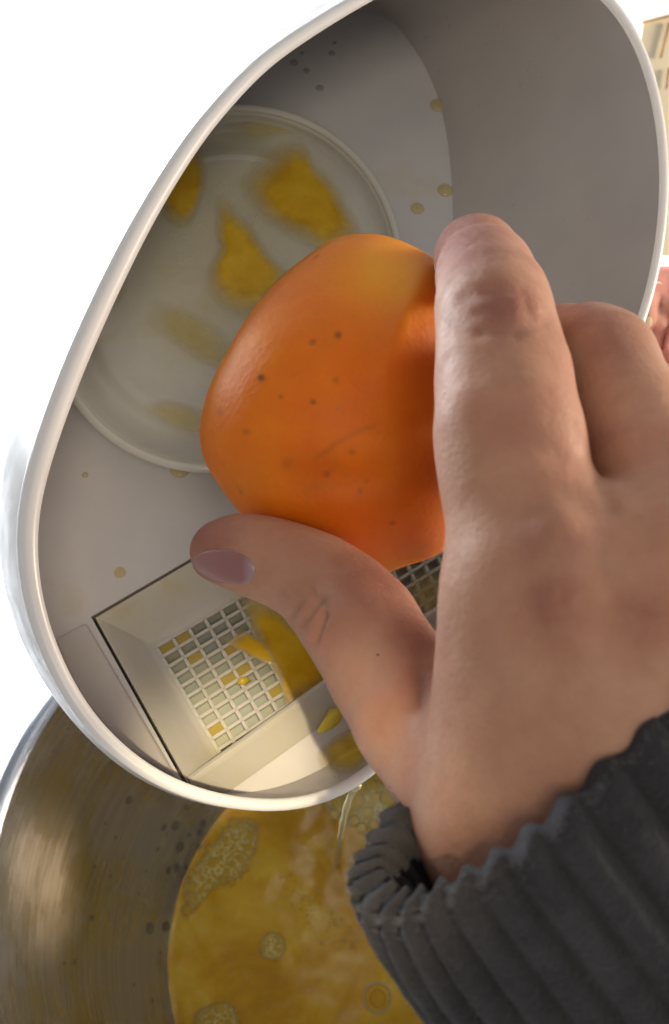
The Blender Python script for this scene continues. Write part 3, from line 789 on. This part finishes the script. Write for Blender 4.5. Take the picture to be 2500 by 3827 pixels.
def m_skin():
    m = mat('skin', (.44, .24, .16), .46, sss=.5, sssr=(1, .35, .18), ssss=.0035, spec=.3); n = N(m)
    a = n.noise(70, 5, .6); b = n.noise(260, 4, .6)
    c = n.ramp(a, [(.3, (.48, .235, .145)), (.5, (.54, .285, .182)), (.7, (.59, .335, .22))])
    c = n.mix(n.math('MULTIPLY', n.ramp(n.noise(34, 4, .6), [(.42, (0,)*3), (.68, (1,)*3)]), .45), c, (.50, .21, .145))
    c = n.mix(n.math('MULTIPLY', n.attr('red'), .85), c, (.40, .125, .095))
    c = n.mix(n.math('MULTIPLY', n.ramp(b, [(.5, (0,)*3), (.75, (1,)*3)]), .22), c, (.36, .18, .13))
    for (px, py, d, r_) in [(1658, 1468, .165, .0006), (1412, 2440, .185, .0006), (1985, 2060, .14, .0004)]:
        n_ = None
    n.l(c, n.b.inputs['Base Color'])
    vo = n.n('ShaderNodeTexVoronoi', i_Scale=1000.0); n.l(n.coord(), vo.inputs['Vector'])
    w1 = n.bump(vo.outputs['Distance'], .16, .0004); w2 = n.bump(n.noise(420, 6, .65, dist=1.0), .24, .0006, w1)
    jn = n.math('MULTIPLY', n.noise(330, 5, .7, dist=2.5), n.attr('red'))
    w2 = n.bump(jn, .8, .0016, w2)
    n.l(n.bump(n.noise(120, 3), .3, .0012, w2), n.b.inputs['Normal'])
    r = n.ramp(b, [(.3, (.48,)*3), (.7, (.66,)*3)]); n.l(r, n.b.inputs['Roughness'])
    return m
hand = link('hand', me, m_skin(), person)
# moles
bv = BVHTree.FromPolygons([tuple(v) for v in Vw.tolist()], [tuple(q) for q in Fq.tolist()])
def skin_hit(px, py):
    d = (P(px, py, 1)-CAM.translation).normalized(); loc, nr_, _, _ = bv.ray_cast(CAM.translation, d)
    return loc, nr_
mole = mat('mole', (.16, .08, .06), .5, sss=.3, ssss=.001)
for px, py, r_ in [(1660, 1470, .00042), (1412, 2447, .0004), (1960, 1280, .0003)]:
    l_, n_ = skin_hit(px, py)
    if l_:
        if n_.dot(CAM.translation-l_) < 0: n_ = -n_
        Vm, Fm = dome(l_-n_*.0001, r_, n_, .35, 12, 4); mesh('mole', Vm, Fm, mole, person)
# thumbnail
nail_px = [(703, 2100), (725, 2072), (779, 2056), (830, 2052), (875, 2057), (925, 2078), (955, 2110), (958, 2145), (945, 2180), (925, 2188), (880, 2182), (820, 2178), (760, 2160), (720, 2135)]
cx, cy = 835, 2118
th, rr = polar_resample([(x, y, 0) for x, y in nail_px], (cx, cy), 56)
rings = []; LU = []
for k in range(11):
    f = max(.01, k/10); ring = []
    for t, r_ in zip(th, rr):
        px = cx+r_*f*math.cos(t); py = cy+r_*f*math.sin(t); g_ = 0
        l_, n_ = skin_hit(px, py)
        while (l_ is None) and g_ < 40:
            px = px+(cx-px)*.04; py = py+(cy-18-py)*.04; g_ += 1; l_, n_ = skin_hit(px, py)
        if n_.dot(CAM.translation-l_) < 0: n_ = -n_
        ring.append(l_+n_*(.0004 if f < .93 else (.0002 if k == 9 else -.0002))); LU.append(px)
    rings.append(ring)
rings = [rings[0]]+[smooth_ring(r_, 3) for r_ in rings[1:]]
Vn, Fn = loft(rings)
nm = mat('nail', (.40, .22, .25), .34, sss=.35, sssr=(1, .5, .4), ssss=.003, coat=.05); n = N(nm)
lun = n.attr('lun'); n.l(n.ramp(lun, [(0, (.44, .27, .24)), (.12, (.37, .18, .155)), (.80, (.33, .145, .14)), (.92, (.40, .26, .27))]), n.b.inputs['Base Color'])
nail = mesh('thumbnail', Vn, Fn, nm, person); at = nail.data.attributes.new('lun', 'FLOAT', 'POINT'); at.data.foreach_set('value', [(x-700)/260 for x in LU])

# ------------------------------------------------------------------ ribbed sleeve
Ax = Vector((.58, -.75, -.17)).normalized()
Ud = Vector((.70, .66, -.28)); Ud = (Ud-Ax*Ud.dot(Ax)).normalized(); Vd = Ax.cross(Ud)
if Vd.z < 0: Vd.negate()
Cc = C(2270, 2430, .159)
ua, va = 1290*.159/FPX, .0255
NRB = 42; SEG = NRB*14
def sleeve_ring(s, off, wave=0):
    ring = []
    gr = 1+.55*max(0, s)/.12 if s < .12 else 1.55
    grow = 1+.9*max(0.0, s)
    for k in range(SEG):
        a = 2*math.pi*k/SEG
        ca, sa = math.cos(a), math.sin(a)
        e = 2/2.35; x = math.copysign(abs(ca)**e, ca); y = math.copysign(abs(sa)**e, sa)
        ph = NRB*a+0.6*noise.noise(Vector((ca*2, sa*2, s*9)))
        rib = (1-(1-min(1, abs(math.cos(ph/2))*1.05))**1.6)                                # broad ridge, narrow groove
        amp = .0036*(.62+.38*min(1, max(0, s)/.006))*(1+.35*noise.noise(Vector((ca*3+5, sa*3, s*30))))
        p = Cc+Ax*(s+.0011*(.5-.5*math.cos(ph+math.pi))*0+.0012*(.5-.5*math.cos(ph))+.0007*math.sin(ph*1.0+.6)+.0012*noise.noise(Vector((ca*2.2, sa*2.2, 9))))
        base = Ud*(x*(ua*grow+off-.0015))+Vd*(y*(va*grow+off-.0015))
        nrm = (Ud*x/ua+Vd*y/va).normalized()
        q = p+base+nrm*amp*(rib if off >= -.0025 else -rib*.55)
        q += nrm*.0009*noise.noise(Vector((ca*3, sa*3, s*28)))+nrm*.0003*noise.noise(q*700)
        ring.append(q)
    return ring
ss = [0, .0006, .0016, .003]+list(np.linspace(.005, .14, 70))+list(np.linspace(.15, .26, 12))
inn = [.06, .045, .03, .02, .012, .006, .002, .0005]
rings = [sleeve_ring(s, -.0032) for s in inn]+[sleeve_ring(-.0004, -.0020)]+[sleeve_ring(s, 0 if s > .001 else -.0008) for s in ss]
V, F = loft([[W(p) for p in r_] for r_ in rings])
def m_knit():
    m = mat('grey_knit', (.03, .029, .032), .95, spec=.15); n = N(m)
    n.b.inputs['Sheen Weight'].default_value = .12; n.b.inputs['Sheen Roughness'].default_value = .5
    a = n.noise(90, 5, .7); b = n.noise(1400, 3, .7)
    n.l(n.ramp(a, [(.3, (.034, .033, .037)), (.7, (.064, .062, .069))]), n.b.inputs['Base Color'])
    n.l(n.bump(b, .8, .0009, n.bump(n.noise(500, 4, .7), .6, .0012)), n.b.inputs['Normal'])
    return m
KN = m_knit()
slv = mesh('sleeve', V, F, KN, person)
# fuzz: fibres on the cuff edge and ribs
FB = mat('fibre', (.14, .135, .14), .9, spec=.1); FBE = mat('edge_fibre', (.17, .16, .165), .9, spec=.1)
def fibres(n_, srange, L, wd, m, name):
    V = []; F = []
    for _ in range(n_):
        s = random.uniform(*srange); ri = min(range(len(ss)), key=lambda i: abs(ss[i]-s)); k = random.randrange(SEG)
        p = rings[9+ri][k]; c0 = Cc+Ax*s; nrm = (p-c0); nrm = (nrm-Ax*nrm.dot(Ax)).normalized()
        rv = Vector((random.gauss(0, 1), random.gauss(0, 1), random.gauss(0, 1))).normalized()
        d = (nrm*.6+rv*.8-(Ax*1.0 if s < .002 else Ax*0)).normalized(); l_ = random.uniform(.4, 1)*L
        sd = d.cross(rv).normalized()*wd
        o_ = len(V); mid = p+d*l_*.55+rv*l_*.12
        V += [W(p-sd), W(p+sd), W(mid+sd*.8), W(mid-sd*.8), W(p+d*l_+nrm*l_*.1)]
        F += [(o_, o_+1, o_+2, o_+3), (o_+3, o_+2, o_+4)]
    return mesh(name, V, F, m, slv, smooth=False)
o = fibres(3800, (0, .0012), .0020, .00003, FBE, 'edge_fuzz'); o['kind'] = 'stuff'
o = fibres(9000, (.002, .12), .0013, .00004, FB, 'knit_fuzz'); o['kind'] = 'stuff'

# ------------------------------------------------------------------ squeezed orange half
og = empty('squeezed_orange', 'bright orange half with freckled rind being squeezed between thumb and finger', 'orange')
ol = [(1372, 871), (1264, 883), (1202, 918), (1102, 990), (1017, 1066), (924, 1186), (855, 1302), (785, 1440), (752, 1556), (745, 1633), (762, 1718), (816, 1811), (893, 1911), (975, 1985), (1130, 2055), (1300, 2125), (1420, 2148), (1500, 2120), (1660, 2058), (1760, 1900), (1800, 1600), (1790, 1300), (1740, 1110), (1640, 985), (1541, 918), (1449, 882)]
oc = (1260, 1530)
NO = 220
th, rr = polar_resample([(x, y, 0) for x, y in ol], oc, NO)
rr = np.array(rr); 
for _ in range(4): rr = (np.roll(rr, 1)+2*rr+np.roll(rr, -1))/4
DO = .232
def opt(f, i, side):
    """f: 0 centre .. 1 silhouette; side +1 front (toward viewer), -1 back"""
    t = th[i]; r_ = rr[i]*f
    px = oc[0]+r_*math.cos(t); py = oc[1]+r_*math.sin(t)
    prof_ = (1-f**2.3)**.5 if f < 1 else 0
    hgt = .0275 if side > 0 else .019
    d = DO-side*hgt*prof_
    # tilt: lower right runs deeper
    if side > 0:
        # pressed hollow beside the index finger with a fold line
        ax, ay, bx, by = 1560, 960, 1455, 1250
        dx, dy = bx-ax, by-ay; L = math.hypot(dx, dy); tt = ((px-ax)*dx+(py-ay)*dy)/L/L; sd_ = ((px-ax)*dy-(py-ay)*dx)/L
        wt = math.exp(-((tt-.5)/.75)**2)
        d += .0045*wt*(1/(1+math.exp(-(-sd_)/-28)) if False else 1/(1+math.exp(-(sd_*-1)/26)))*0
        right = 1/(1+math.exp(sd_/24.0)) if sd_ > -800 else 1
        d += .0055*wt*right
        d -= .0012*wt*math.exp(-((sd_-18)/45)**2)
        # bruise dents
        d += .0012*math.exp(-(((px-1050)/120)**2+((py-1150)/90)**2))
        d += .0016*math.exp(-(((px-1230)/330)**2+((py-1790)/70)**2))
        d -= .0008*math.exp(-(((px-1180)/220)**2+((py-1500)/120)**2))
        d += .0007*noise.noise(Vector((px/260, py/260, 1)))
    return C(px, py, d)
fs = [.006]+list(np.linspace(.05, .9, 34))+[.93, .955, .975, .988, .996, 1.0]
rings = [[W(opt(f, i, 1)) for i in range(NO)] for f in fs]
rings += [[W(opt(f, i, -1)) for i in range(NO)] for f in (.996, .985, .96, .93, .9, .86)]
V, F = loft(rings)
def m_rind():
    m = mat('orange_rind', (.85, .30, .012), .58, sss=.7, sssr=(1, .32, .03), ssss=.012, coat=.0, spec=.35); n = N(m)
    a = n.noise(40, 4, .6)
    c = n.ramp(a, [(.3, (.76, .165, .003)), (.55, (.87, .222, .005)), (.75, (.93, .30, .010))])
    b = n.noise(85, 5, .7); c = n.mix(n.math('MULTIPLY', n.ramp(b, [(.56, (0,)*3), (.75, (1,)*3)]), .30), c, (.42, .12, .012))
    vo = n.n('ShaderNodeTexVoronoi', i_Scale=210.0, i_Randomness=1.0); n.l(n.coord(), vo.inputs['Vector'])
    rnd = n.n('ShaderNodeSeparateColor'); n.l(vo.outputs['Color'], rnd.inputs[0])
    sp = n.math('MULTIPLY', n.ramp(vo.outputs['Distance'], [(.10, (1,)*3), (.26, (0,)*3)]), n.math('GREATER_THAN', rnd.outputs[0], .88))
    c = n.mix(n.math('MULTIPLY', sp, .45), c, (.22, .07, .01))
    c = n.mix(n.math('MULTIPLY', n.attr('painted_glow'), .8), c, (.98, .46, .03))  # light glowing through the rind, painted in as a yellower patch
    for px, py, rad, st in [(975, 1411, .00075, .9), (1263, 1252, .0008, .75), (1170, 1502, .0006, .6), (1050, 1482, .0005, .4), (822, 1540, .0007, .4), (1255, 1420, .0007, .3), (1222, 1772, .0007, .4), (1345, 1835, .0006, .3), (918, 1614, .0007, .35), (1316, 1690, .0007, .3), (1075, 1730, .0012, .25)]:
        # depth of the front surface there
        v_ = P(px, py, .2045)
        msk = n.near(tuple(v_), .0, 0) if False else None
        SPOTS.append((px, py, rad, st))
    n.l(n.mix(n.attr('mark'), c, (.14, .045, .008)), n.b.inputs['Base Color'])
    v2 = n.n('ShaderNodeTexVoronoi', i_Scale=800.0, feature='SMOOTH_F1'); n.l(n.coord(), v2.inputs['Vector'])
    n.l(n.bump(n.noise(160, 3), .18, .0010, n.bump(v2.outputs['Distance'], .22, .0005)), n.b.inputs['Normal'])
    return m
SPOTS = []
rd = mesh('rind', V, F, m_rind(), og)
sub_ = bpy.data.meshes.new('tmp')
# dark marks: pits and one scratch, baked as a point attribute on a finer mesh
bm = bmesh.new(); bm.from_mesh(rd.data); bmesh.ops.subdivide_edges(bm, edges=bm.edges, cuts=1, use_grid_fill=True, smooth=0); bm.to_mesh(rd.data); bm.free()
rd.data.polygons.foreach_set('use_smooth', [True]*len(rd.data.polygons))
co = np.zeros(len(rd.data.vertices)*3); rd.data.vertices.foreach_get('co', co); co = co.reshape(-1, 3)
cc = (co-np.array(CAM.translation))@np.array(M3); ox = cc[:, 0]/-cc[:, 2]*FPX+1250; oy = -cc[:, 1]/-cc[:, 2]*FPX+1913.5
yl = np.exp(-(((ox-1440)/170)**2+((oy-1020)/150)**2)); at = rd.data.attributes.new('painted_glow', 'FLOAT', 'POINT'); at.data.foreach_set('value', yl)  # mask of the painted glow beside the fingertip
mk = np.zeros(len(co))
for px, py, rad, st in SPOTS: mk = np.maximum(mk, st*np.exp(-(np.hypot(ox-px, oy-py)/(rad/.205*FPX))**2.2))
sc_ = [(1180, 1712), (1215, 1690), (1260, 1655), (1310, 1625), (1345, 1608), (1400, 1590)]
for (ax, ay), (bx, by) in zip(sc_, sc_[1:]):
    d = np.array([bx-ax, by-ay], float); t = np.clip(((ox-ax)*d[0]+(oy-ay)*d[1])/(d@d), 0, 1)
    mk = np.maximum(mk, .16*np.exp(-(np.hypot(ox-ax-t*d[0], oy-ay-t*d[1])/11)**2))
at = rd.data.attributes.new('mark', 'FLOAT', 'POINT'); at.data.foreach_set('value', mk)
# cut face with pulp
rings = [[W(opt(f, i, -1)) for i in range(NO)] for f in (.86, .84)]
cen = C(oc[0], oc[1], DO+.012)
for f in (.8, .7, .55, .4, .25, .1, .01):
    rings.append([W(C(oc[0]+rr[i]*f*math.cos(th[i]), oc[1]+rr[i]*f*math.sin(th[i]), DO+.006+.002*abs(math.sin(th[i]*5))*f)) for i in range(NO)])
V, F = loft(rings)
pm = mat('pulp_flesh', (.75, .38, .04), .3, sss=.4, sssr=(1, .5, .1), ssss=.006)
mesh('pulp', V, F, pm, og)

# ------------------------------------------------------------------ things beyond the tub, right edge
tl = mat('cream_tile', (.88, .80, .60), .35); n = N(tl); n.l(n.ramp(n.noise(20, 3), [(.3, (.86, .76, .54)), (.7, (.92, .84, .64))]), n.b.inputs['Base Color'])
br = mat('brown_edge', (.38, .24, .10), .5)
cupb = empty('cupboard_door', 'cream panelled cupboard door with thin brown edging beyond the right rim of the tub', 'cupboard')
dd = .62
def box_px(a, b, c_, d_, depth_, th_):
    f = [P(x, y, depth_) for x, y in (a, b, c_, d_)]; k = [P(x, y, depth_)+(P(x, y, depth_)-CAM.translation).normalized()*th_ for x, y in (a, b, c_, d_)]
    return loft([k, f], cap0=True, cap1=True)
V, F = box_px((2405, 82), (2900, -45), (2900, 950), (2290, 960), dd, .02); o = mesh('door_panel', V, F, tl, cupb, smooth=False); recalc(o)
def strip(p, q, r_, depth_):
    V, F = tube([P(*p, depth_), P(*q, depth_)], [r_, r_], 8); return mesh('edge_strip', V, F, br, cupb)
strip((2400, 84), (2900, -45), .0010, dd-.002); strip((2502, 84), (2468, 215), .0009, dd-.002); strip((2500, 255), (2490, 330), .0008, dd-.002); strip((2640, 30), (2600, 900), .0009, dd-.002)
# teal-grey jar lid and crumpled towel at the right
tow = empty('tea_towel', 'crumpled pink, cream and maroon tea towel half hidden behind the right rim of the tub', 'towel')
def m_towel():
    m = mat('towel', (.6, .3, .2), .8, sss=0); n = N(m)
    v = n.n('ShaderNodeTexVoronoi', i_Scale=42.0); n.l(n.coord(), v.inputs['Vector'])
    s_ = n.n('ShaderNodeSeparateColor'); n.l(v.outputs['Color'], s_.inputs[0])
    r = n.n('ShaderNodeValToRGB'); r.color_ramp.interpolation = 'CONSTANT'; e = r.color_ramp.elements
    cs = [(0, (.78, .62, .40)), (.20, (.60, .24, .18)), (.52, (.26, .06, .04)), (.74, (.62, .30, .22)), (.92, (.36, .38, .26))]
    while len(e) < 5: e.new(.5)
    for k, (p_, c_) in enumerate(cs): e[k].position = p_; e[k].color = (*c_, 1)
    n.l(s_.outputs[0], r.inputs[0]); n.l(r.outputs[0], n.b.inputs['Base Color'])
    n.l(n.bump(n.noise(300, 4), .5, .001), n.b.inputs['Normal'])
    return m
g0 = []
for j in range(46):
    row = []
    for i in range(46):
        u, v = i/45, j/45
        px = 2240+u*620; py = 1010+v*900
        dpt = .40+.022*noise.noise(Vector((u*5, v*6, 0)))+.010*noise.noise(Vector((u*13, v*13, 5)))+.05*(abs(u-.5)**2)-.03*v
        if v < .12: dpt += (.12-v)*.5
        row.append(P(px, py, dpt))
    g0.append(row)
V, F = loft(g0, close_u=False); o = mesh('cloth', V, F, m_towel(), tow)
sd = o.modifiers.new('s', 'SOLIDIFY'); sd.thickness = .002
